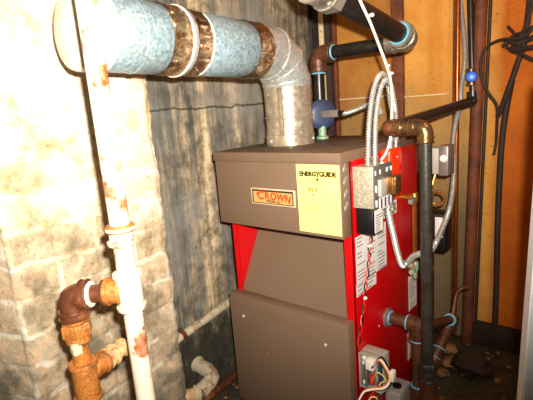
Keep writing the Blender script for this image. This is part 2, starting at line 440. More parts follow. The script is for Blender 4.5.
# timbers and strips fixed to the back wall
def vtrim(n, u0, u1, v, mat, th=.02, z0=0, z1=ZT, y=YB):
    a = on(u0, v, 1, y-th); b = on(u1, v, 1, y-th); bm = B()
    box(bm, (a.x, y-th, z0), (b.x, y+.01, z1), .003); return struct(n, bm, mat)
vtrim('trim_1', 313, 330, 60, 'timber_dk', .05)
vtrim('trim_2', 331, 336, 60, 'timber', .02)
vtrim('trim_3', 318.3, 322.2, 30, 'cream', .012, .9, ZT, YB-.05)
vtrim('trim_4', 391.5, 402.5, 80, 'timber', .022)
vtrim('trim_5', 452.5, 459, 50, 'timber', .014)
a = on(335, 100, 1, YB-.004); b = on(391, 98.5, 1, YB-.004)
bm = B(); box(bm, (a.x, YB-.006, a.z-.003), (b.x, YB+.004, a.z+.002), .001); struct('trim_6', bm, 'cream')
a = on(403, 97, 1, YB-.004); b = on(449, 97.5, 1, YB-.004)
bm = B(); box(bm, (a.x, YB-.006, a.z-.003), (b.x, YB+.004, a.z+.002), .001); struct('trim_7', bm, 'cream')
a = on(473, 322, 1, YB-.03)
bm = B(); box(bm, (a.x, YB-.03, -.02), (1.6, YB+.01, a.z), .004); struct('baseboard_back', bm, 'timber_dk')
# white door standing open at the right edge of the view
e0 = at(532.5, 275, .75); e1 = at(522, 400, .86)
bm = B(); w = V((.90, .43, 0)).normalized(); th = V((-.43, .90, 0)).normalized()*.035
up = (e0-e1).normalized(); top = e0+up*.35; bot = e1-up*(e1.z/up.z)
vs = [bm.verts.new(q) for q in (bot, bot+w*.7, top+w*.7, top, bot+th, bot+w*.7+th, top+w*.7+th, top+th)]
for f in ((0, 1, 2, 3), (7, 6, 5, 4), (0, 4, 5, 1), (1, 5, 6, 2), (2, 6, 7, 3), (3, 7, 4, 0)): bm.faces.new([vs[i] for i in f])
bmesh.ops.bevel(bm, geom=bm.edges[:], offset=.003, segments=2, affect='EDGES')
struct('door_1', bm, 'doorwhite')

# ------------------------------------------------------------------ the boiler
W, D, H = .4592, .4953, .89
LA, HB, PY = H-.0284, H-.2278, .0486
boiler = thing('boiler', 'red and grey-brown floor-standing boiler with a yellow energy sticker', 'boiler', (W/2, D/2, 0))
bm = B(); box(bm, (-.001, -.001, LA), (W+.001, D, H), .003)
lid = obj('lid', bm, 'lid', boiler)
bm = B(); box(bm, (.002, .003, HB), (W-.002, PY, LA+.001), .003)
hood = obj('hood', bm, 'jacket', boiler)
for k in range(4):      # pressed louvres on the right side of the hood
    bm = B(); c = on(345.2, 168+13.2*k, 0, W-.002)
    bmesh.ops.create_uvsphere(bm, u_segments=16, v_segments=10, radius=1)
    for v in bm.verts:
        q = V((v.co.x*.0042, v.co.y*.009, v.co.z*.014)); q.y += .35*q.z
        v.co = V((W-.003, .0255, c.z))+q
    obj('louvre', bm, 'greymetal', hood)
# red jacket sides with front flanges
for nm, x0, x1, xf0, xf1, xi in (('left_panel', .004, .008, .004, .026, .026), ('right_panel', W-.004, W, W-.028, W, W-.028)):
    bm = B(); box(bm, (x0, PY, .012), (x1, D-.002, LA+.001), .0008)
    box(bm, (xf0, PY, .012), (xf1, PY+.004, LA+.001), .0008)
    xi2 = xi-.003 if x0 < .1 else xi+.003
    box(bm, (min(xi, xi2), PY+.001, .3), (max(xi, xi2), PY+.16, LA), .0005)
    obj(nm, bm, 'red', boiler, 'red enamelled side panel')
# sloping grey inner front panel under the hood
bm = B(); x0, x1 = .027, W-.029
prof = [(.39, PY+.006), (.425, PY+.006), (.655, PY+.135), (.70, PY+.15), (.70, PY+.16), (.39, PY+.02)]
A = [bm.verts.new((x0, y, z)) for z, y in prof]; C = [bm.verts.new((x1, y, z)) for z, y in prof]
for i in range(6): bm.faces.new((A[i], A[(i+1) % 6], C[(i+1) % 6], C[i]))
bm.faces.new(A); bm.faces.new(C[::-1])
obj('inner_front_panel', bm, 'jacket', boiler)
bm = B(); box(bm, (.03, .215, .014), (W-.032, D-.004, LA)); box(bm, (.03, .07, .014), (W-.032, .22, .38))
obj('inner_casing', bm, 'dark', boiler, 'black inner casing')
bm = B(); box(bm, (-.0067, .0143, .009), (.4525, .0578, .4115), .0045)
door = obj('lower_door', bm, 'jacket', boiler)
sc0 = None
for u, v in ((243.7, 316), (325.7, 344.8)):
    c = on(u, v, 1, .0143)
    if sc0 is None:
        bm = B(); lathe(bm, c+V((0, .001, 0)), (0, -1, 0), [(0, .0046), (.002, .0046), (.0042, .0034), (.005, .001)], 12)
        sc0 = obj('screw', bm, 'chrome', door, 'bright metal screw'); c0 = c
    else: dup(sc0, door, c-c0)
c = on(267.6, 353.8, 1, .0143); bm = B(); blob(bm, c, .0038, (1, .12, 1.1), .5, 2, 4); obj('rust_spot', bm, 'rust', door, 'small orange rust spot')
for x in (.03, W-.05):
    for y in (.09, D-.06):
        bm = B(); box(bm, (x, y, -.004), (x+.03, y+.03, .016), .002); obj('foot', bm, 'dark', boiler)
# energy sticker
YF = .003
c0 = on(296, 164, 1, YF); c1 = on(339.2, 164.7, 1, YF); lw = c1.x-c0.x-.0005; lz = c0.z; lh = .187
bm = B(); box(bm, (c0.x, YF-.0007, lz-lh), (c0.x+lw, YF+.001, lz))
est = obj('energy_label', bm, 'yellow', boiler, 'yellow energy rating sticker')
def facefront(x, z, y=YF-.0009): return Matrix(((1, 0, 0, x), (0, 0, -1, y), (0, 1, 0, z), (0, 0, 0, 1)))
mx = c0.x+lw*.5
bm = textmesh('ENERGYGUIDE', .0172, facefront(mx, lz-.026), .0003, 1.0, .0011)
zz = lz-.0345
vs = [bm.verts.new((mx+dx, YF-.0011, zz+dz)) for dx, dz in ((-.0018, .002), (.0018, .002), (.0018, -.004), (.006, -.004), (0, -.0115), (-.006, -.004), (-.0018, -.004))]
bm.faces.new(vs)
obj('lettering', bm, 'ink', est, 'dark heading lettering', False)
bm = textmesh('82.0', .0155, facefront(c0.x+lw*.38, lz-.068), .0003, 1.12, .0005)
zz = lz-.0835
vs = [bm.verts.new((c0.x+lw*.38+dx, YF-.0011, zz+dz)) for dx, dz in ((-.004, .004), (.004, .004), (0, -.005))]; bm.faces.new(vs)
obj('rating_figure', bm, 'inkmid', est, 'faint rating figure', False)
bm = B()
for x0, x1, z in ((.06, .94, .044), (.06, .66, .050), (.06, .66, .094), (.12, .6, .104), (.12, .6, .112), (.06, .66, .122), (.64, .95, .094), (.66, .92, .0335), (.2, .5, .116)):
    box(bm, (c0.x+lw*x0, YF-.0011, lz-z-.0005), (c0.x+lw*x1, YF-.0005, lz-z+.0005))
box(bm, (c0.x+lw*.655, YF-.0011, lz-.122), (c0.x+lw*.662, YF-.0005, lz-.05))
obj('ruling', bm, 'inklight', est, 'faint ruled lines', False)
# name plate
p0 = on(251.2, 187.2, 1, YF); p1 = on(295.2, 190, 1, YF); pz1 = on(253.2, 203.2, 1, YF).z
x0, x1, z1, z0 = p0.x, p1.x, p0.z, pz1
bm = B(); box(bm, (x0, YF-.0032, z0), (x1, YF+.001, z1), .001)
plate = obj('name_plate', bm, 'plate_rim', boiler, 'tan name plate with a cream rim and orange-red lettering')
bm = B(); box(bm, (x0+.006, YF-.0036, z0+.004), (x1-.006, YF-.001, z1-.004)); obj('border', bm, 'ink', plate, 'black border', False)
bm = B(); box(bm, (x0+.0105, YF-.004, z0+.0065), (x1-.0095, YF-.001, z1-.0095)); obj('panel', bm, 'plate_bg', plate, 'tan ground', False)
xm, zm = (x0+x1)/2, (z0+z1)/2; bm = B(); ys = YF-.0044
pw = x1-x0
for i, (ch, sz) in enumerate(zip('CROWN', (.040, .033, .033, .032, .032))):
    xx = x0+pw*(.235, .385, .53, .69, .845)[i]; zz = zm+(.0025, .0028, .0018, 0, -.003)[i]; rot = (-.02, -.02, -.08, -.14, -.22)[i]
    m4 = facefront(xx, zz, ys) @ Matrix.Rotation(rot, 4, 'Z') @ Matrix.Shear('XY', 4, (.25, 0))
    joinbm(bm, textmesh(ch, sz*.86, m4, .0003, 1, .0012))
# little coronet over the capital
cxx, czz = x0+pw*.17, zm+.0075
vs = [bm.verts.new((cxx+dx*.001, ys, czz+dz*.001)) for dx, dz in ((-5, -4), (5, -2), (7, 5), (3, 2), (1, 7), (-2, 2), (-6, 5))]; bm.faces.new(vs)
obj('lettering', bm, 'plate_red', plate, 'orange-red lettering', False)
bm = textmesh('BOILER CO', .0092, facefront(xm+.004, zm-.0125, ys) @ Matrix.Rotation(-.04, 4, 'Z'), .0003, 1.1, .0003)
obj('small_lettering', bm, 'ink', plate, 'small black lettering', False)
# paper labels on the red side
def sidelabel(u0, v0, u1, v1, nm='paper_label', lines=9, cols=2, x=W, lab='white printed paper label'):
    a = on(u0, v0, 0, x); b = on(u1, v1, 0, x)
    bm = B(); box(bm, (x-.001, a.y, b.z), (x+.0007, b.y, a.z)); o = obj(nm, bm, 'white', boiler, lab)
    bm = B(); w, h = b.y-a.y, a.z-b.z
    for c in range(cols):
        for r in range(lines):
            if random.random() < .2: continue
            ya = a.y+w*((c+.08)/cols); yb = ya+w/cols*random.uniform(.4, .84); z = a.z-h*((r+.6)/lines)
            box(bm, (x+.0004, ya, z-h/lines*.18), (x+.001, yb, z+h/lines*.1))
    obj('print', bm, 'inkgrey', o, 'grey print', False); return o
sidelabel(355.2, 238, 386.5, 264.5, lines=13, cols=3)
sidelabel(356.3, 285.5, 376.2, 283, lines=3, cols=2, lab='small white caution label')
sidelabel(378, 208, 396.5, 212, lines=6, cols=2)
sidelabel(408.5, 277, 416.4, 304, lines=12, cols=1)
sidelabel(407.6, 330, 415.3, 352, lines=10, cols=1)
for u, v in ((379, 326),):
    c = on(u, v, 0, W); bm = B(); lathe(bm, c-V((.001, 0, 0)), (1, 0, 0), [(0, .003), (.002, .003), (.003, .001)], 10); obj('screw', bm, 'chrome', boiler, 'bright metal screw')

# ------------------------------------------------------------------ electrical boxes on the red side
jb = thing('junction_box', 'galvanised junction box with round knockouts on the red boiler side', 'junction box', (W+.03, .11, .76))
JX0, JX1, JY0 = W+.001, W+.060, .056
a = on(351, 167, 0, JX0); JZ1 = a.z; JZ0 = on(353, 208, 0, JX0).z; JY1 = .156
bm = B(); box(bm, (JX0, JY0, JZ0), (JX1, JY1, JZ1), .0025)
body = obj('body', bm, 'boxmetal', jb)
kn = None; jh = JZ1-JZ0
for k in range(3):
    c = V(((JX0+JX1)/2-.003, JY0, JZ1-jh*(.19+.31*k)))
    if kn is None:
        bm = B(); lathe(bm, c+V((0, .001, 0)), (0, -1, 0), [(0, .0128), (.0022, .0128), (.0024, .011), (.0014, .0102), (.0014, .0075), (.0024, .0068), (.0024, .001)], 20)
        kn = obj('knockout', bm, 'boxmetal', body); kc = c
    else: dup(kn, body, c-kc)
bm = B(); box(bm, (JX1, JY0-.002, JZ0-.002), (JX1+.004, JY1+.004, JZ1+.002), .0012)
cov = obj('cover_plate', bm, 'boxside', jb, 'grey zinc cover plate')
for y in (JY0+.004, JY0+.03, JY1-.03, JY1-.004):
    bm = B(); box(bm, (JX1+.003, y-.002, JZ1-.022), (JX1+.0065, y+.002, JZ1-.010), .0008); obj('terminal', bm, 'chrome', cov, 'bright terminal tab')
for z in (JZ0+.012, JZ0+.05):
    bm = B(); box(bm, (JX1+.003, JY0+.002, z-.006), (JX1+.0085, JY0+.0055, z+.012), .001); obj('terminal', bm, 'chrome', cov, 'bright terminal tab')
bm = B(); box(bm, (JX1+.003, JY0+.018, JZ0+.03), (JX1+.012, JY0+.055, JZ0+.075), .002); obj('relay_base', bm, 'palegrey', jb, 'pale relay base')
bm = B(); box(bm, (JX1+.004, JY0+.056, JZ0+.030), (JX1+.034, JY0+.096, JZ0+.078), .003)
rl = obj('relay', bm, 'bronze', jb, 'brown relay block')
for x in (.010, .024):
    bm = B(); box(bm, (JX1+x, JY0+.054, JZ0+.034), (JX1+x+.004, JY0+.058, JZ0+.074), .001); obj('terminal', bm, 'brass', rl, 'brass contact strip')
bm = B(); box(bm, (JX1+.004, JY0+.022, JZ0-.006), (JX1+.006, JY1+.002, JZ0+.026)); lb = obj('paper_label', bm, 'white', jb, 'white label below the relay')
bm = B()
for k in range(4): box(bm, (JX1+.0058, JY0+.028+.022*k, JZ0-.003), (JX1+.0066, JY0+.036+.022*k, JZ0+.023))
obj('print', bm, 'bluegrey', lb, 'dark blue bars', False)
# black transformer under it
tr = thing('transformer', 'black box transformer hanging under the galvanised junction box', 'transformer', (W+.03, .09, .69))
tz1 = JZ0-.0005; tz0 = on(358, 232, 0, W+.003).z
bm = B(); box(bm, (W+.006, .058, tz0), (W+.056, .120, tz1), .003); obj('body', bm, 'black', tr)
bm = B(); box(bm, (W+.056, .066, tz0+.004), (W+.0568, .112, tz1-.004)); tl = obj('paper_label', bm, 'white', tr, 'white printed label on its side')
bm = B()
for k in range(7): box(bm, (W+.0566, .07, tz0+.008+.0068*k), (W+.0574, .07+random.uniform(.02, .038), tz0+.0105+.0068*k))
obj('print', bm, 'inkgrey', tl, 'grey print', False)
# the wires from transformer down to the control box
wr = thing('twisted_wires', 'twisted red and black wires running down the red boiler side', 'wire', on(365, 280, 0, W+.02))
base_pts = [(372, 231), (371, 240), (369.5, 250), (369.5, 258), (368, 270), (366, 285), (365, 297), (363, 312), (361.5, 325), (359.5, 338), (358.5, 350)]
for k, (mt, lab) in enumerate((('wire_red', 'red wire'), ('black', 'black wire'))):
    P = catmull([on(u, v, 0, W+.03 if v < 240 else W+.012) for u, v in base_pts], 10)
    Q = [p+V((.0035*math.cos(i*.38+PI*k), .0045*math.sin(i*.38+PI*k), 0)) for i, p in enumerate(P)]
    bm = B(); sweep(bm, Q, .0018, 8); obj('wire', bm, mt, wr, lab)
for (u, v) in ((369.8, 246), (365.2, 298)):
    c = on(u, v, 0, W+.013); bm = B(); blob(bm, c, .006, (1, 1.2, .8), .2, 2, u); obj('cable_tie', bm, 'connector', wr, 'white cable tie')
# orange-red limit control
oc = thing('limit_control', 'rounded orange-red limit control on the boiler side by the junction box', 'control', (W+.02, .29, .76))
a = on(390.5, 150, 0, W+.035); b = on(403, 183, 0, W+.035)
bm = B(); box(bm, (W+.0005, a.y, b.z+.002), (W+.036, b.y, a.z+.003), .011, seg=5); obj('cover', bm, 'orange_red', oc)
c = V((W+.0365, (a.y+b.y)/2+.02, (a.z+b.z)/2)); bm = B(); lathe(bm, c-V((.002, 0, 0)), (1, 0, 0), [(0, .009), (.003, .009), (.004, .007)], 16); obj('dial', bm, 'red', oc, 'red dial')
for dz in (.03, -.03):
    bm = B(); lathe(bm, c+V((-.002, -.02, dz)), (1, 0, 0), [(0, .003), (.0025, .003), (.003, .001)], 10); obj('screw', bm, 'chrome', oc, 'bright screw')
OCT = V((W+.018, (a.y+b.y)/2, a.z+.003))

# ------------------------------------------------------------------ flue
FX, FY = .145, .218; FZ = 1.176; FR = .0765; BR = .105
flue = thing('flue_pipe', 'large galvanised flue pipe rising from the boiler top and turning left past the whitewashed pier', 'flue pipe', (FX, FY, H))
def fring(bm, z, r=FR): lathe(bm, (FX, FY, z), (0, 0, 1), [(-.004, r), (-.002, r+.0028), (.002, r+.0028), (.004, r)], 40)
bm = B(); lathe(bm, (FX, FY, H+.0005), (0, 0, 1), [(0, FR+.003), (.034, FR+.003), (.036, FR+.0005), (.05, FR)], 44)
clr = obj('collar', bm, 'collarmetal', flue)
for an in (-.95, .05, 1.1, -2.0):
    d = V((math.sin(an+.7), -math.cos(an+.7), 0)); c = V((FX, FY, H+.017))+d*(FR+.002)
    bm = B(); lathe(bm, c, d, [(0, .0042), (.0025, .0042), (.004, .0015)], 10); obj('screw', bm, 'chrome', clr, 'bright screw head')
dirh = V((0, -1, .033)).normalized()
zc = FZ-BR                                    # bend start
bm = B(); lathe(bm, (FX, FY, H+.036), (0, 0, 1), [(0, FR-.001), (.05, FR-.001), (.052, FR+.002), (.056, FR+.002), (.058, FR-.001), (zc-H-.036, FR)], 44)
box(bm, (FX+.02, FY-FR-.0025, H+.04), (FX+.034, FY-FR+.004, zc), .001)
obj('vertical_section', bm, 'collarmetal', flue)
# four gore elbow
cen = V((FX, FY-BR, zc)); ang = [0, 15, 45, 75, 90+2]
def bendp(t): t = math.radians(t); return cen+V((0, BR*math.cos(t), BR*math.sin(t)))
def ring_at(bm, t, r, half=False):
    tt = math.radians(t); p = bendp(t); rad = V((0, math.cos(tt), math.sin(tt))); return [bm.verts.new(p+(rad*math.cos(2*PI*k/44)+V((1, 0, 0))*math.sin(2*PI*k/44))*r) for k in range(44)]
bm = B(); rings = []
for i, t in enumerate((0, 14, 15.2, 44, 45.2, 74, 75.2, 92)):
    # straight gores: place ring on mitre planes with stretched radial axis
    rings.append(ring_at(bm, t, FR+(.0025 if i in (1, 3, 5) else 0)))
q_ = bendp(92)-V((0, .05, 0)); rings.append([bm.verts.new(v.co-V((0, .05, -.0016))) for v in rings[-1]])
for A, C in zip(rings, rings[1:]):
    for k in range(44): bm.faces.new((A[k], A[(k+1) % 44], C[(k+1) % 44], C[k]))
gore = obj('elbow', bm, 'elbowmetal', flue)
for t in (14.5, 44.5, 74.5):
    P = []
    tt = math.radians(t); p = bendp(t); rad = V((0, math.cos(tt), math.sin(tt)))
    P = [p+(rad*math.cos(2*PI*k/44)+V((1, 0, 0))*math.sin(2*PI*k/44))*(FR+.001) for k in range(45)]
    bm = B(); sweep(bm, P, .0024, 6, False); obj('seam', bm, 'elbowmetal', gore)
h0 = bendp(92); 
def hp(y): return h0+dirh*((h0.y-y)/(-dirh.y)) if False else h0+dirh*((y-h0.y)/dirh.y)
def hsec(nm, y0, y1, r, mt, lab=None, par=flue, prof=None, seg=48):
    a, b = hp(y0), hp(y1); L = (b-a).length; bm = B()
    pr = prof(L) if prof else [(0, r-.001), (.0015, r), (L-.0015, r), (L, r-.001)]
    lathe(bm, a, b-a, pr, seg); return obj(nm, bm, mt, par, lab)
def crumple(nm, y0, y1, r):
    a, b = hp(y0), hp(y1); bm = B(); n = 16; L = (b-a).length; d = (b-a).normalized(); u, w = frame(d); rings = []
    for i in range(n+1):
        ring = []
        for k in range(72):
            an = 2*PI*k/72; q = a+d*L*i/n; e = u*math.cos(an)+w*math.sin(an)
            rr = r+.0022*noise.noise((q+e*r)*70)+.0016*abs(noise.noise((q+e*r)*130)); ring.append(bm.verts.new(q+e*rr))
        rings.append(ring)
    for A, C in zip(rings, rings[1:]):
        for k in range(72): bm.faces.new((A[k], A[(k+1) % 72], C[(k+1) % 72], C[k]))
    return obj(nm, bm, 'foil', flue, 'crumpled brownish foil tape', True, 25)
crumple('foil_tape', .072, .008, FR+.0022)
hsec('pipe_section', .012, -.166, FR+.001, 'galv', 'blue-grey spangled pipe section')
hsec('seam_ring', -.160, -.166, FR+.0032, 'seam', 'cream sealed joint')
crumple('foil_tape', -.166, -.226, FR+.0022)
hsec('seam_ring', -.214, -.232, FR+.006, 'elbowmetal', 'raised bright joint band')
hsec('seam_ring', -.226, -.231, FR+.0078, 'seam', 'cream sealed joint')
crumple('foil_tape', -.231, -.286, FR+.0035)
hsec('pipe_section', -.283, -.425, FR+.003, 'galv', 'blue-grey spangled pipe section')
hsec('seam_ring', -.348, -.354, FR+.0045, 'galv')
# capped end of the run, against the pier
hsec('end_cap', -.421, -.482, FR+.0045, 'endcap', 'pale dusty end cap', flue, lambda L: [(0, FR+.003), (.001, FR+.0045), (L-.012, FR+.0045), (L-.004, FR+.002), (L, FR-.006), (L+.004, FR-.03), (L+.005, .001)])

# ------------------------------------------------------------------ black steam header
hd = thing('steam_header', 'black steam pipe with brown elbow rising behind the flue', 'pipe', (.113, .455, H))
RX, RY = .113, .455; hz = on(321, 54, 1, RY).z
ex = on(404, 41, 1, RY); e = V((ex.x+.02, RY, ex.z-.004)); hdir = (V((e.x, RY, ex.z))-V((RX, RY, hz))).normalized()
cor = V((RX, RY, hz)); r1 = .0225
bm = B(); cyl(bm, (RX, RY, H), cor-V((0, 0, .05)), r1-.002); obj('riser', bm, 'blackpipe', hd)
bm = B(); P = rounded([cor-V((0, 0, .062)), cor, cor+hdir*.062], .05, 10); sweep(bm, P, r1+.008, 24)
socket(bm, P[0], P[0]+V((0, 0, .022)), r1+.009, .1); socket(bm, P[-1], P[-1]-hdir*.022, r1+.009, .1)
obj('elbow', bm, 'brownpipe', hd, 'red-brown iron elbow')
def tring(nm, c, d, r, par, w=.006):
    bm = B(); d = V(d).normalized(); lathe(bm, V(c)-d*w/2, d, [(0, r-.003), (0, r), (w*.5, r+.0015), (w, r), (w, r-.003)], 24)
    return obj(nm, bm, 'tape', par, 'pale blue thread sealant')
tring('sealant_ring', cor-V((0, 0, .066)), (0, 0, 1), r1+.003, hd); tring('sealant_ring', cor+hdir*.066, hdir, r1+.003, hd)
hend = V((e.x, RY, cor.z+hdir.z/hdir.x*(e.x-RX)))
bm = B(); cyl(bm, cor+hdir*.06, hend-hdir*.03, r1); obj('header', bm, 'blackpipe', hd)
far = at(334, -3, 1.07); md = (far-hend).normalized(); r2 = .0285
bm = B(); P = rounded([hend-hdir*.075, hend, hend+md*.075], .05, 10); sweep(bm, P, r2+.005, 24); socket(bm, P[0], P[0]+hdir*.025, r2+.003, .12); socket(bm, P[-1], P[-1]-md*.03, r2+.007, .12)
obj('elbow', bm, 'silver', hd, 'pale scuffed elbow at the turn')
tring('sealant_ring', hend+md*.079, md, r2+.004, hd)
bm = B(); cyl(bm, hend+md*.06, far, r2, 24); obj('main', bm, 'blackpipe', hd)
bm = B(); hexnut(bm, far-md*.005, far+md*.05, .043); socket(bm, far+md*.03, far+md*.10, .04, .1); obj('union', bm, 'silver', hd, 'dull silver union fitting')
# upper stretch, above the frame, up to the ceiling
upx = far+md*.10
bm = B(); sweep(bm, rounded([upx-md*.01, upx+md*.06, upx+md*.06+V((0, 0, ZT-upx.z))], .05, 8), r2, 20); obj('upper_pipe', bm, 'blackpipe', hd)

# blue-grey housing on the lid beside the riser
ph = thing('valve_housing', 'blue-grey round housing on the boiler lid right of the flue', 'housing', (.2, .36, H))
hc = on(321.5, 114.5, 1, .385); ax = V((.8, -.6, 0)).normalized()
bm = B(); lathe(bm, hc-ax*.02, ax, [(0, .045), (.004, .052), (.024, .052), (.032, .045), (.036, .030), (.036, .005)], 28)
ds = obj('housing', bm, 'bluegrey', ph)
ax2 = V((1, 0, 0))
bm = B(); box(bm, hc+V((.0, -.016, -.012)), hc+V((.072, .016, .014)), .004); obj('terminal_block', bm, 'greymetal', ph, 'grey metal connector block')
bm = B(); lathe(bm, V((hc.x, hc.y, H)), (0, 0, 1), [(0, .022), (.008, .022), (.012, .014), (hc.z-H-.04, .014)], 16); obj('foot', bm, 'verdigris', ph, 'greenish brass foot')
kc = hc+V((.072, 0, .001))
bm = B(); lathe(bm, kc, ax2, [(0, .011), (.006, .011), (.007, .009), (.016, .009), (.017, .007)], 12); obj('strain_relief', bm, 'black', ph, 'black strain relief')

# ------------------------------------------------------------------ gas line
gp = thing('gas_pipe', 'dark gas pipe dropping past the right side of the red boiler', 'pipe', (.60, .2, 0))
GX, GY = .60, .2; ge = on(425.5, 127, 0, GX); GY = ge.y; gz = ge.z; r = .0165
eb = V((GX, GY, gz))
hxs = on(383, 127, 1, GY).x
gb = on(427, 376, 0, GX); gb = V((GX, GY, gb.z))
lowz = gb.z-.075
bm = B(); cyl(bm, (GX, GY, gz-.04), (GX+.004, GY, lowz+.1), r, 24); obj('drop_pipe', bm, 'greypipe', gp)
bm = B(); P = rounded([eb-V((0, 0, .042)), eb, eb-V((.042, 0, 0))], .034, 10); sweep(bm, P, r+.0035, 24)
socket(bm, P[0], P[0]+V((0, 0, .018)), r+.004, .12); socket(bm, P[-1], P[-1]+V((.018, 0, 0)), r+.004, .12); obj('elbow', bm, 'bronze', gp, 'bronze coloured elbow')
lc = V((hxs+.012, GY, gz))
bm = B(); socket(bm, eb-V((.06, 0, 0)), eb-V((.085, 0, 0)), r+.002, .15); cyl(bm, eb-V((.04, 0, 0)), lc+V((.01, 0, 0)), r-.001)
obj('short_run', bm, 'bronze', gp)
# run going back to the wall, up to the blue valve
vt = on(473, 101, 1, .80); rd = (vt-lc).normalized()
bm = B(); P = rounded([lc+V((.03, 0, 0)), lc, lc+rd*.04], .02, 8); sweep(bm, P, r+.004, 20); obj('elbow', bm, 'rustdark', gp, 'rusty elbow')
bm = B(); cyl(bm, lc+rd*.03, vt-rd*.02, .0165, 18); obj('long_run', bm, 'blackpipe', gp)
vtop = on(470.5, 0, 1, .80); vd = (vtop-vt).normalized(); vend = vt+vd*((ZT-vt.z)/vd.z)
bm = B(); P = rounded([vt-rd*.03, vt, vt+vd*.035], .022, 8); sweep(bm, P, .020, 18); obj('elbow', bm, 'blackpipe', gp)
bm = B(); cyl(bm, vt+vd*.02, vend, .0115, 16); obj('upper_pipe', bm, 'blackpipe', gp)
vc = on(471.5, 77, 1, .80)
bm = B(); socket(bm, vc-vd*.03, vc+vd*.03, .0165, .2); vb = obj('valve', bm, 'bronze', gp, 'small shut-off valve')
kd = (CX-vc); kd.z = 0; kd.normalize()
bm = B(); lathe(bm, vc+kd*.012, kd, [(0, .006), (.012, .006), (.013, .018), (.022, .0195), (.028, .017), (.030, .008)], 18); obj('handle', bm, 'blue', vb, 'bright blue round handle')
# bottom union and drip tee
bz = lowz
bm = B(); hexnut(bm, (GX+.004, GY, bz+.10), (GX+.004, GY, bz+.125), .027); socket(bm, (GX+.004, GY, bz+.065), (GX+.004, GY, bz+.10), .022, .15); obj('union', bm, 'greypipe', gp, 'grey union fitting')
bm = B(); socket(bm, (GX+.004, GY, bz+.0), (GX+.004, GY, bz+.068), .022, .12); obj('tee', bm, 'rustdark', gp, 'rusty tee')
bm = B(); cyl(bm, (GX+.004, GY, 0), (GX+.004, GY, bz+.01), .016, 18); obj('drip_leg', bm, 'greypipe', gp)

# ------------------------------------------------------------------ white painted pipe and rusty branch on the left
PX = at(86, 0, .72); px_, py_ = PX.x, PX.y
pl = thing('heating_pipe', 'chipped white vertical pipe with a rusty branch in front of the pier', 'pipe', (px_, py_, 0))
def zat(v):     # height on the vertical pipe at a picture row
    return min((abs((lambda q: 200-F*q.dot(UU)/q.dot(FW))(V((px_, py_, z/1000))-CX)-v), z/1000) for z in range(300, 1500, 2))[1]
bx = at(149, 400, .80); 
def pu(z):      # axis of the pipe with its slight lean
    return V((px_, py_, z))
rp = .0178
bm = B(); sweep(bm, [pu(0), pu(.5), pu(.9), pu(1.4), pu(ZT)], rp, 24, True, .06); obj('pipe', bm, 'white_paint', pl)
z1 = zat(232)
bm = B(); socket(bm, pu(z1-.022), pu(z1+.012), rp+.004, .22, 24); obj('coupling', bm, 'white_paint', pl)
bm = B(); lathe(bm, pu(z1+.002), (0, 0, 1), [(0, rp+.003), (0, rp+.0075), (.003, rp+.0085), (.010, rp+.0085), (.013, rp+.006), (.013, rp)], 24); obj('rim', bm, 'rust', pl, 'rusty coupling rim')
z2 = zat(290)
bm = B(); socket(bm, pu(z2-.036), pu(z2+.036), rp+.0055, .16, 24)
brd = V((-.80, -.52, .02)).normalized()            # branch leaves roughly sideways
brd = -RR.copy(); brd.z = 0; brd.normalize()
obj('tee', bm, 'white_paint', pl, 'white painted tee')
bm = B(); socket(bm, pu(z2)+brd*.012, pu(z2)+brd*.044, rp+.005, .16); obj('outlet', bm, 'rust', pl, 'rusty tee outlet')
dep = (pu(z2)-CX).dot(FW)
ec = at(71, 296, dep); nz = pu(z2); bd = (ec-nz).normalized()
bm = B(); socket(bm, nz+bd*.038, nz+bd*.050, rp+.0045, .1); cyl(bm, nz+bd*.04, ec-bd*.02, rp-.001, 20); obj('nipple', bm, 'rustdark', pl, 'dark rusty nipple')
bm = B(); socket(bm, nz+bd*.070, nz+bd*.084, rp+.004, .12); obj('lock_nut', bm, 'seam', pl, 'pale lock nut')
dn = V((0, 0, -1))
bm = B(); P = rounded([ec-bd*.034, ec, ec+dn*.044], .034, 10); sweep(bm, P, rp+.006, 24, True, .08); socket(bm, P[0], P[0]+bd*.016, rp+.008, .14); socket(bm, P[-1], P[-1]-dn*.018, rp+.007, .14)
obj('elbow', bm, 'rustdark', pl, 'dark rusty elbow')
bm = B(); sweep(bm, [ec+dn*.03, ec+dn*.15, ec+dn*.3, V((ec.x, ec.y, 0))], rp-.001, 20, True, .08); obj('branch_pipe', bm, 'rust', pl, 'orange rusty pipe')
bm = B(); hexnut(bm, ec+dn*.052, ec+dn*.078, rp+.011); lathe(bm, ec+dn*.078, dn, [(0, rp+.006), (.012, rp+.006), (.016, rp+.001)], 16); obj('union', bm, 'rust', pl, 'orange rusty union nut')
bm = B(); box(bm, ec+dn*.105+V((.003, -.021, -.004)), ec+dn*.09+V((.02, -.005, .004)), .002); obj('label', bm, 'cream', pl, 'pale flaked patch')
t2 = ec+dn*.165
bm = B(); socket(bm, t2-dn*.03, t2+dn*.05, rp+.006, .15, 22)
tb = at(124, 346, dep+.12); td = (tb-t2).normalized(); socket(bm, t2, t2+td*.05, rp+.003, .15); obj('tee', bm, 'rust', pl, 'orange rusty tee')
bm = B(); sweep(bm, [t2+td*.035, t2+td*.08, tb-td*.01], rp-.002, 18, True, .1); socket(bm, t2+td*.052, t2+td*.075, rp+.003, .12); socket(bm, tb-td*.03, tb+td*.0, rp-.001, .2); obj('side_outlet', bm, 'rustplaster', pl, 'pale rusty side outlet')
bm = B(); hk = [tb, tb+td*.012+V((0, 0, .012)), tb+td*.012+V((0, 0, .03)), tb+td*.03+V((0, 0, .04)), tb+td*.05+V((0, 0, .03))]; sweep(bm, catmull(hk, 6), .005, 10); obj('hook', bm, 'rustdark', pl, 'dark rusty hook')

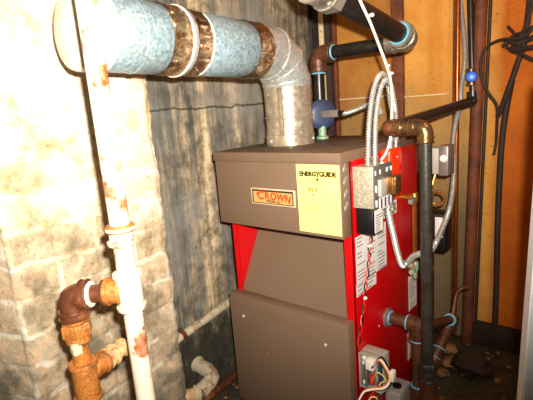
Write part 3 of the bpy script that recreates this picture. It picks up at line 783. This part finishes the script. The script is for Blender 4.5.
# ------------------------------------------------------------------ pipes low on the left, between pier and boiler
wp = on(182, 336, 0, XW+.022); wq = on(227, 303.5, 0, XW+.022); wd = (wq-wp).normalized()
bm = B(); sweep(bm, [wp-wd*.10, wp, wp+wd*.12, wp+wd*.25, wp+wd*.6], .0155, 18, True, .12)
t = thing('wall_pipe', 'flaking whitewashed pipe running along the concrete wall behind the boiler', 'pipe', wp)
obj('pipe', bm, 'castpale', t)
bm = B(); sweep(bm, [wp-wd*.005, wp+wd*.012], .0165, 18); obj('band', bm, 'rustdark', t, 'dark red-brown band')
t = thing('drain_pipe', 'pale cast iron elbow pipe on the floor between pier and boiler', 'pipe', on(215, 378, 2, .06))
za = .11
A = on(168, 347, 2, za); Bp = on(196, 363, 2, za); Cc = on(212, 377, 2, .09); Dd = on(201, 392, 2, .07); Ee = on(150, 407, 2, .06)
bm = B(); P = catmull([A, Bp], 6); sweep(bm, P, .023, 20, True, .08); obj('upper_arm', bm, 'castpale', t)
bm = B(); socket(bm, Bp-(Bp-A).normalized()*.012, Bp+(Bp-A).normalized()*.014, .0255, .14); obj('collar', bm, 'castpale', t)
bm = B(); P = catmull([Bp, Cc+V((.0, 0, .004)), Dd], 8); sweep(bm, P, .0265, 20, True, .1); obj('elbow', bm, 'castpale', t)
bm = B(); socket(bm, Dd-(Dd-Ee).normalized()*.004, Dd-(Dd-Ee).normalized()*.022, .0275, .14); obj('collar', bm, 'castpale', t)
bm = B(); P = [Dd, Dd.lerp(Ee, .5), Ee]; sweep(bm, P, .0225, 20, True, .1); obj('lower_arm', bm, 'rustplaster', t, 'pale rusty lower arm')
for k in range(2):
    c = Bp.lerp(A, .25+.25*k)
bm = B(); a = on(203, 402, 2, .022); b = on(240, 371, 2, .022); sweep(bm, [a-(b-a)*.2, a, b, b+(b-a)*.25], .016, 14, True, .1)
tag(obj('floor_pipe', bm, 'rustdark'), 'brown rusty pipe lying on the floor against the boiler corner', 'pipe')

# ------------------------------------------------------------------ return piping, lower right
rt = thing('return_pipe', 'rusty water pipes leaving the lower red side through a flange', 'pipe', (W+.05, .243, .34))
n0 = on(387.5, 317, 0, W); xd = V((1, 0, 0))
def band(c, d, rr, w=.0045):
    bm = B(); lathe(bm, c, d, [(0, rr-.004), (0, rr), (w*.5, rr+.001), (w, rr), (w, rr-.004)], 22); obj('sealant_ring', bm, 'tape', rt, 'pale blue thread sealant')
bm = B(); lathe(bm, n0, xd, [(0, .031), (.003, .031), (.007, .027), (.009, .020)], 28); obj('flange', bm, 'greymetal', rt, 'round grey escutcheon')
band(n0+xd*.009, xd, .0225)
bm = B(); cyl(bm, n0, n0+xd*.075, .018, 20); obj('nipple', bm, 'brownpipe', rt)
band(n0+xd*.064, xd, .0235)
tc = n0+xd*.10
bm = B(); socket(bm, n0+xd*.070, n0+xd*.132, .0225, .14, 22); socket(bm, tc-xd*.004, tc-V((.004, 0, .046)), .022, .14, 22); obj('tee', bm, 'brownpipe', rt, 'brown iron tee')
tq = tc-V((.004, 0, 0)); band(tq-V((0, 0, .047)), (0, 0, -1), .0225)
bm = B(); cyl(bm, tq-V((0, 0, .04)), V((tq.x, tq.y, 0)), .0175, 18); socket(bm, V((tq.x, tq.y, .05)), V((tq.x, tq.y, .13)), .023, .14); socket(bm, V((tq.x, tq.y, .09)), V((tq.x+.03, tq.y-.035, .085)), .02, .14); obj('drop_pipe', bm, 'brownpipe', rt)
band(V((tq.x, tq.y, .134)), (0, 0, 1), .0225)
# beyond the dark gas pipe
fb = at(452, 319, 1.62); rgd = (fb-(n0+xd*.12)).normalized()
bm = B(); cyl(bm, n0+xd*.12, fb, .0155, 18); obj('cross_run', bm, 'brownpipe', rt)
band(fb-rgd*.042, rgd, .0215)
g1 = at(431, 366, 1.56); g2 = (g1-fb).normalized()
bm = B(); socket(bm, fb-rgd*.038, fb+rgd*.024, .021, .14, 20); socket(bm, fb, fb+g2*.045, .0215, .14, 20); up3 = at(456, 296, 1.63); sweep(bm, catmull([fb, fb.lerp(up3, .4), up3, up3+V((.012, .012, .025)), up3+V((.03, .03, .03))], 6), .0085, 12)
obj('tee', bm, 'rustdark', rt, 'rusty tee')
bm = B(); cyl(bm, fb+g2*.03, g1-g2*.02, .0195, 20); obj('slanted_pipe', bm, 'brownpipe', rt)
for q in (.62, .82): band(fb.lerp(g1, q), g2, .0225)
bm = B(); P = rounded([fb.lerp(g1, .84), g1, V((g1.x-.01, g1.y-.02, .015))], .04, 8); sweep(bm, P, .024, 20); obj('elbow', bm, 'rustdark', rt, 'rusty bottom elbow')

# ------------------------------------------------------------------ gauge glass
gg = thing('gauge_glass', 'brass-valved water gauge glass standing off the red boiler side', 'gauge', (W+.04, .4, .6))
gx = W+.040; top = on(414.8, 197.5, 0, gx); bot = on(414.8, 266, 0, gx); top.y = bot.y = (top.y+bot.y)/2
for q, mt in ((top, 'brass'), (bot, 'verdigris')):
    st = V((W, q.y-.0, q.z))
    bm = B(); lathe(bm, st, (1, 0, 0), [(0, .013), (.004, .013), (.005, .008), (.02, .008), (.022, .012), (.036, .012), (.04, .010)], 14)
    lathe(bm, q+V((0, 0, -.016)), (0, 0, 1), [(0, .009), (.006, .0115), (.026, .0115), (.032, .009)], 12)
    vlv = obj('valve', bm, mt, gg, 'tarnished brass valve' if mt == 'brass' else 'green-corroded brass valve')
    bm = B(); sd = V((.2, -1, 0)).normalized(); lathe(bm, q, sd, [(0, .006), (.03, .006), (.032, .010), (.036, .010), (.045, .0075), (.055, .010), (.062, .008)], 10)
    obj('handle', bm, 'silver' if mt == 'brass' else 'verdigris', vlv, 'dull silver handle' if mt == 'brass' else 'green-corroded handle')
bm = B(); lathe(bm, bot+V((0, 0, -.045)), (0, 0, 1), [(0, .004), (.008, .008), (.02, .006), (.032, .009)], 10); obj('drain_cock', bm, 'verdigris', gg, 'green-corroded drain cock')
bm = B(); cyl(bm, bot+V((0, 0, .014)), top-V((0, 0, .014)), .0085, 12); obj('tube', bm, 'copper', gg, 'brown glass tube')
for dy in (-.013, .013):
    bm = B(); cyl(bm, bot+V((0, dy, .006)), top+V((0, dy, -.006)), .0025, 8); obj('guard_rod', bm, 'brass', gg)

# ------------------------------------------------------------------ pressure control and siphon behind the drop pipe
pc = thing('pressure_control', 'grey pressure control box behind the dark gas pipe elbow', 'control', (.55, .5, .82))
py0 = .50
a = on(433, 147, 1, py0); b = on(448.5, 176, 1, py0); l = on(415.5, 150, 1, py0)
bm = B(); box(bm, (l.x, py0, b.z+.004), (a.x+.022, py0+.05, a.z-.004), .003); obj('back_plate', bm, 'palegrey', pc, 'pale grey plate')
bm = B(); box(bm, (a.x+.018, py0-.004, b.z), (b.x, py0+.06, a.z+.004), .004); cb = obj('cover', bm, 'greymetal', pc)
c = on(443.5, 158.5, 1, py0-.004); bm = B(); lathe(bm, c+V((0, .001, 0)), (0, -1, 0), [(0, .012), (.002, .012), (.004, .008), (.004, .004)], 16); obj('dial', bm, 'connector', pc, 'white dial')
sp = thing('siphon_loop', 'brass siphon loop behind the dark gas drop pipe', 'siphon', (.56, .5, .72))
c = on(438.5, 198, 1, py0+.02); sr = .022
P = [c+V((-.045, .012, .01)), c+V((-.03, .006, -.006))]+[c+V((sr*math.cos(t), .012*(t/6)-.006, sr*math.sin(t))) for t in [PI*1.1+i*2*PI/22*-1 for i in range(26)]]+[c+V((-.02, -.012, .03)), V((c.x-.012, py0+.025, b.z+.002))]
bm = B(); sweep(bm, catmull(P, 4), .0042, 10); obj('tube', bm, 'brass', sp)
bm = B(); lathe(bm, P[0]-V((.014, 0, 0)), (1, 0, 0), [(0, .009), (.014, .009), (.016, .006)], 8); obj('nut', bm, 'brass', sp)
lw_ = thing('low_water_cutoff', 'black low-water cutoff with a small pale label behind the gas pipe', 'control', (.56, .53, .6))
a = on(431, 213, 1, .53); b = on(446, 256, 1, .53)
bm = B(); box(bm, (a.x-.03, .53, b.z+.01), (b.x, .60, a.z), .008, seg=3); obj('body', bm, 'black', lw_)
a = on(435, 217, 1, .529); b = on(442.5, 238, 1, .529); bm = B(); box(bm, (a.x, .5285, b.z), (b.x, .531, a.z), .0005); obj('paper_label', bm, 'white', lw_, 'small pale label')
a = on(429, 267, 1, .55)
bm = B(); cyl(bm, (a.x, .56, 0), (a.x, .56, .60), .014, 14); obj('stem', bm, 'blackpipe', lw_)
bm = B(); lathe(bm, a+V((0, -.008, 0)), (1, 0, 0), [(0, .006), (.012, .006), (.013, .009), (.018, .009)], 10); obj('tag', bm, 'wire_red', lw_, 'small red cap')

# ------------------------------------------------------------------ flexible conduits
JT = JZ1
def conduit(nm, label, pts, r=.0078, smooth=8, group=None, pitch=.0075):
    t = thing(nm, label, 'conduit', pts[0], group); bm = B(); flexpts(bm, catmull(pts, smooth), r, pitch); obj('armour', bm, 'flex', t)
    return t
def connector(t, p, d, r=.0105):
    d = V(d).normalized(); bm = B(); lathe(bm, p, d, [(0, r), (.003, r), (.003, r*.8), (.012, r*.8), (.012, r), (.018, r), (.018, r*.7)], 14); obj('connector', bm, 'silver', t, 'cast metal connector')
s1 = on(368, 164.5, 2, JT); s2 = on(375, 163.5, 2, JT); q1 = (s1-CX).dot(FW); q2 = (s2-CX).dot(FW)
e1 = OCT+V((.004, -.012, 0)); e2 = OCT+V((.006, .02, 0))
m = lambda u, v, q: at(u, v, q)
t = conduit('flexible_conduit', 'left one of two armoured conduits looping from junction box to orange control', [s1+V((0, 0, .001)), m(368.3, 145, q1), m(369.5, 118, q1), m(373.5, 90, q1+.01), m(380, 74.5, q1+.03), m(386, 78, 1.30), m(389.5, 95, 1.33), m(392, 118, 1.36), e1+V((0, 0, .001))])
connector(t, s1, (0, 0, 1)); connector(t, e1, (0, 0, 1))
t = conduit('flexible_conduit', 'right one of two armoured conduits looping from junction box to orange control', [s2+V((0, 0, .001)), m(375, 142, q2), m(376, 116, q2), m(379.5, 93, q2+.005), m(385, 80.5, q2+.01), m(391, 86, 1.31), m(394, 100, 1.34), m(396.2, 120, 1.38), e2+V((0, 0, .001))])
connector(t, s2, (0, 0, 1)); connector(t, e2, (0, 0, 1))
d0 = V((JX1+.012, JY1-.02, JZ0-.002))
t = conduit('flexible_conduit', 'armoured conduit running down the red side from the junction box to the gauge glass', [d0, on(388.5, 212, 0, W+.055), on(393.5, 235, 0, W+.045), on(398.5, 256, 0, W+.035), on(402.5, 266, 0, W+.035), on(408, 262, 0, W+.05), on(414, 256, 0, W+.09), on(425, 252, 0, W+.13), at(433, 248, 1.42), at(445, 222, 1.48)]+[at(450.5, 204, 1.53), at(453, 185, 1.56), at(454, 165, 1.58), at(453.3, 142, 1.60), at(456, 121, 1.61), at(460.5, 105, 1.62), at(461, 90, 1.62), at(465, 62, 1.62), at(464, 37, 1.62), at(461, 2, 1.63), at(458, -60, 1.65), at(456, -150, 1.68)], .0095, 8)
connector(t, d0+V((0, 0, .002)), (0, .1, -1))
k0 = kc+V((.016, 0, 0))
t = thing('black_white_conduit', 'short banded conduit leaving the blue-grey housing', 'conduit', k0)
P = catmull([k0, m(345, 113.5, (k0-CX).dot(FW)+.0), m(357, 109.5, 1.52), m(367, 105, 1.48), m(376, 103, 1.42), m(380, 112, 1.35)], 10)
bm = B(); flexpts(bm, P, .0085, .009, 10, .3); obj('armour', bm, 'flex', t)
# thin white cable with ties
wc = thing('white_cable', 'thin white cable with ties hanging from above the junction box', 'cable', s1)
P = [m(353, -25, .98), m(360, 0, 1.03), m(370, 22, 1.10), m(379, 45, 1.17), m(386, 64, 1.20), m(390.5, 80, 1.23), m(392, 100, 1.25), m(391.5, 122, 1.25), m(390.5, 138, 1.25), m(386.5, 152, 1.25), m(380.5, 161, 1.25), V((JX0+.05, JY1-.03, JT+.001))]
bm = B(); sweep(bm, catmull(P, 8), .0038, 10); obj('sheath', bm, 'cable_white', wc)
for u, v, q in ((371.5, 15, 1.09), (387.5, 66, 1.205), (391.3, 73.5, 1.22)):
    c = m(u, v, q); bm = B(); blob(bm, c, .0062, (1.2, 1, .8), .2, 2, u); obj('cable_tie', bm, 'cable_white', wc)

# ------------------------------------------------------------------ wiring control box low on the red side
cbx = thing('gas_control_box', 'open grey wiring box low on the red boiler side', 'control box', (W+.03, .1, .2))
BY0, BY1 = .0535, .108; BX0 = W+.0008
BZ1 = on(357.3, 352, 1, BY0).z; BZ0 = on(359.5, 387, 1, BY0).z; BX1 = on(380.5, 356, 1, BY0).x
bm = B(); box(bm, (BX0, BY0+.018, BZ0), (BX1, BY1, BZ1), .002); box(bm, (BX0, BY0, BZ1-.003), (BX1, BY0+.02, BZ1), .001); box(bm, (BX0, BY0, BZ0), (BX0+.003, BY0+.02, BZ1), .001); box(bm, (BX0, BY0+.004, BZ0), (BX1, BY0+.02, BZ0+.003), .001)
obj('housing', bm, 'palegrey', cbx)
bw_ = BX1-BX0; bh_ = BZ1-BZ0
def fpt(a, b): return BX0+bw_*a, BZ0+bh_*b
for a0, a1, b0, b1, dp in ((.06, .16, .08, .94, .006), (.24, .34, .05, .8, .002), (.38, .62, .12, .62, .010)):
    x0, z0 = fpt(a0, b0); x1, z1 = fpt(a1, b1); bm = B(); box(bm, (x0, BY0+dp, z0), (x1, BY0+.02, z1), .0015); obj('terminal_block', bm, 'greymetal', cbx, 'grey terminal block')
x0, z0 = fpt(.84, .15); x1, z1 = fpt(.95, .85); bm = B(); box(bm, (x0, BY0+.004, z0), (x1, BY0+.02, z1), .001); obj('circuit_board', bm, 'bluegrey', cbx, 'bluish board edge')
x0, z0 = fpt(.42, .68); x1, z1 = fpt(.78, .96); bm = B(); box(bm, (x0, BY0-.016, z0), (x1, BY0+.02, z1), .003); obj('plug', bm, 'connector', cbx, 'white plug')
for a0, b0 in ((.55, .42), (.58, .30)):
    x0, z0 = fpt(a0, b0); bm = B(); lathe(bm, (x0, BY0+.012, z0), (.1, -1, -.1), [(0, .0062), (.012, .0062), (.022, .003)], 8); obj('wire_nut', bm, 'wire_red', cbx, 'red wire nut')
for a0, b0 in ((.2, .86), (.2, .72), (.2, .16)):
    x0, z0 = fpt(a0, b0); bm = B(); lathe(bm, (x0, BY0+.019, z0), (0, -1, 0), [(0, .0065), (.014, .006), (.016, .004)], 10); obj('terminal', bm, 'connector', cbx, 'pale round terminal')
# loose wires from it
dW = (V((BX1, BY0-.02, BZ0+.04))-CX).dot(FW)
lo = thing('loose_wires', 'white, orange and yellow wires looping from the open wiring box', 'wire', (BX1, .05, .2))
def wire(mt, pts, lab, r=.0021):
    bm = B(); sweep(bm, catmull(pts, 8), r, 8); return obj('wire', bm, mt, lo, lab)
pl0 = V((BX0+bw_*.72, BY0-.014, BZ0+bh_*.82))
wire('cable_white', [pl0, at(380, 360, dW-.03), at(386, 367, dW-.04), at(390, 376, dW-.04), at(388.5, 384, dW-.04), at(383, 388.5, dW-.04), at(373, 389.5, dW-.04), at(364, 392, dW-.04), at(358.5, 401, dW-.04)], 'white wire', .0026)
wire('wire_orange', [pl0+V((0, .003, -.004)), at(379, 360.8, dW-.03), at(385, 368.2, dW-.04), at(388.7, 377, dW-.036), at(386.5, 384.5, dW-.036), at(381, 387.4, dW-.035), at(372, 388.4, dW-.035), at(364.5, 390.8, dW-.03), at(360, 397, dW-.03)], 'orange wire')
wire('black', [pl0+V((0, -.003, -.004)), at(381, 357, dW-.02), at(387.5, 366, dW-.03), at(391, 377, dW-.03), at(389.4, 387, dW-.03), at(384, 392, dW-.03), at(378, 398, dW-.03), at(374, 408, dW-.03)], 'black wire')
wire('wire_yellow', [V((BX0+bw_*.62, BY0-.004, BZ0+bh_*.34)), at(377, 373, dW-.02), at(383, 376, dW-.02), at(385.5, 381, dW-.02), at(381, 383, dW-.01), at(377, 390, dW-.01)], 'yellow wire')
wire('wire_red', [V((BX0+bw_*.8, BY0+.006, BZ0+bh_*.3)), at(378, 384, dW-.01), at(378.5, 388, dW-.015), at(372, 394, dW-.01), at(368, 402, dW-.01)], 'red wire')
wire('wire_yellow', [at(368, 402, dW-.03), at(371, 397.5, dW-.03), at(376, 397.5, dW-.03), at(378, 402, dW-.03)], 'yellow wire')
c = at(392.5, 375.5, dW-.04); bm = B(); box(bm, c-V((.006, .010, .014)), c+V((.006, .010, .014)), .002); obj('connector', bm, 'connector', lo, 'white nylon connector')
# grey gas valve near the floor
gv = thing('gas_valve', 'small grey gas valve with a dark port below the wiring box', 'valve', on(400, 392, 0, W+.05))
c = on(400, 393, 0, W+.035); 
bm = B(); box(bm, (W+.003, c.y-.045, max(.02, c.z-.09)), (W+.055, c.y+.04, c.z+.028), .007, seg=3); obj('body', bm, 'palegrey', gv)
bm = B(); lathe(bm, (W+.03, c.y-.01, c.z+.026), (0, 0, 1), [(0, .014), (.008, .014), (.008, .010), (.003, .009)], 16); obj('port', bm, 'black', gv, 'dark round port')
bm = B(); cyl(bm, (W+.03, c.y-.01, 0), (W+.03, c.y-.01, max(.02, c.z-.09)+.005), .02, 14); obj('foot', bm, 'brownpipe', gv, 'brown pipe foot')

# ------------------------------------------------------------------ standing pipes and cables on the right
a = on(481.5, 0, 1, YB-.05); b = on(468.5, 300, 1, YB-.05); d = (a-b).normalized()
bot_ = b-d*(b.z/d.z); tp = b+d*((ZT-b.z)/d.z)
t = thing('rusty_stack', 'thick dark brown vertical pipe against the ochre wall', 'pipe', bot_)
bm = B(); sweep(bm, [bot_, b, a, tp], .0215, 20, True, .04); obj('pipe', bm, 'timber', t)
bm = B(); q = V((.028, .008, 0)); sweep(bm, [bot_+q, b+q, a+q, tp+q], .006, 10); obj('side_tube', bm, 'timber_dk', t, 'thin black tube beside it')
a = on(457.5, 60, 1, YB-.03); b = on(455, 296, 1, YB-.03)
bm = B(); P = [V((a.x, a.y, ZT)), a, b]; sweep(bm, P, .009, 12)
bm2 = bm; lathe(bm, b+V((0, 0, .004)), (0, 0, -1), [(0, .0105), (.014, .0105), (.02, .006)], 12)
tag(obj('copper_pipe', bm, 'copper'), 'thin copper pipe ending above the floor beside the thick brown stack', 'pipe')
cbn = thing('cable_bundle', 'tangle of old black cables hanging at the upper right', 'cable', at(521, 40, 1.7))
def cab(pts, r=.0055, y=None):
    bm = B(); sweep(bm, catmull(pts, 8), r, 10); return obj('cable', bm, 'timber_dk', cbn)
w_ = lambda u, v, y=.80: on(u, v, 1, y)
cab([w_(540, 20, .70), w_(523, 38, .71), w_(510, 38.5, .73), w_(497, 41, .75), w_(486, 48, .76), w_(480.5, 62, .765), w_(482, 80, .765), w_(490, 95, .765), w_(497, 106, .77), w_(497, 125, .79), w_(496, 143, .81), w_(493.8, 155, .81)], .0048)
cab([w_(534, -40, .74), w_(530, 0, .74), w_(525, 40, .74), w_(517, 65, .75), w_(509, 88, .76), w_(503, 104, .775), w_(498, 116, .79)], .009)
cab([w_(536, -30, .72), w_(531, 10, .73), w_(521, 36, .74), w_(513, 48, .75), w_(521, 54, .74), w_(534, 60, .73)], .006)
cab([w_(503, 46, .77), w_(514, 36, .76), w_(522, 33, .74), w_(540, 24, .72)], .007)
cab([w_(508, 26, .77), w_(515, 34, .76), w_(520, 44, .75), w_(514, 52, .76), w_(507, 45, .77), w_(516, 38, .75)], .004)
cab([w_(512, 46, .75), w_(518, 50, .74), w_(527, 48, .73), w_(540, 46, .72)], .008)
cab([w_(540, 34, .72), w_(527, 40, .73), w_(517, 43, .73), w_(510, 40, .74)], .008)
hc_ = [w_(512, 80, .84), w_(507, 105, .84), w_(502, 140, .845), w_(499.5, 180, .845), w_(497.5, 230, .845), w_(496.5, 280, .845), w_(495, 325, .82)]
t = tag(obj('dark_wall_band', sweep(B(), catmull(hc_, 8), .011, 12), 'timber_dk'), 'thick dark band running down the ochre wall to the floor', 'cable')  # dark tube standing for the dark band down the wall

# ------------------------------------------------------------------ rubble on the floor
t = None
random.seed(3)
for i, (u, v, rr, sq, mt) in enumerate(((446, 348, .035, (1.2, .9, .7), 'rubble'), (452, 362, .03, (1, 1.2, .6), 'rubble'), (441, 372, .022, (1.2, 1, .6), 'rubble'))):
    c = on(u, v, 2, rr*.45); bm = B(); blob(bm, c, rr, sq, .4, 3, i+2)
    lab = ('ochre rock lying farthest back behind the slanted pipe', 'ochre rock right of the slanted pipe beside the dark stone', 'small ochre rock at the foot of the slanted pipe')[i]
    tag(obj('rock', bm, mt), lab, 'rock', 'ochre rocks behind the gas pipe')
c = on(472, 364, 2, .03); bm = B(); blob(bm, c, .06, (1.2, 1, .62), .35, 3, 9)
tag(obj('stone', bm, 'timber_dk'), 'large dark stone on the floor right of the ochre rocks', 'stone')
bm = B()
for i in range(420):
    x, y = random.uniform(-.14, 1.0), random.uniform(-.45, .82)
    if -.03 < x < W+.02 and -.02 < y < D+.02: continue
    blob(bm, (x, y, .002), random.uniform(.003, .011), (1, 1, .6), .4, 1, i)
o = obj('gravel', bm, 'rubble'); tag(o, 'loose ochre grit scattered over the dark floor', 'grit', None, 'stuff')

# ------------------------------------------------------------------ light: the camera's flash and a weak warm fill lamp
def lamp(nm, typ, loc, energy, col, **k):
    d = bpy.data.lights.new(nm, typ); d.energy = energy; d.color = col
    for a_, b_ in k.items(): setattr(d, a_, b_)
    o = bpy.data.objects.new(nm, d); COL.objects.link(o); o.location = loc; return o
fl_ = lamp('camera_flash', 'SPOT', CX+RR*.03+UU*.055-FW*.01, 82, (1, .965, .9), spot_size=math.radians(114), spot_blend=1.0, shadow_soft_size=.012)
aim = ray(175, 85); fl_.rotation_euler = aim.to_track_quat('-Z', 'Y').to_euler()
lamp('back_wall_fill', 'POINT', (1.25, .1, 1.9), 6, (1, .68, .34), shadow_soft_size=.05)  # unseen warm lamp, added to brighten the ochre back wall
wd_ = bpy.data.worlds.new('world'); scene.world = wd_; wd_.use_nodes = True
wd_.node_tree.nodes['Background'].inputs[0].default_value = (.9, .65, .4, 1); wd_.node_tree.nodes['Background'].inputs[1].default_value = .02
vs_ = scene.view_settings; vs_.view_transform = 'Standard'; vs_.look = 'None'; vs_.gamma = 1; vs_.exposure = 1.35
try: vs_.use_curve_mapping = False
except Exception: pass
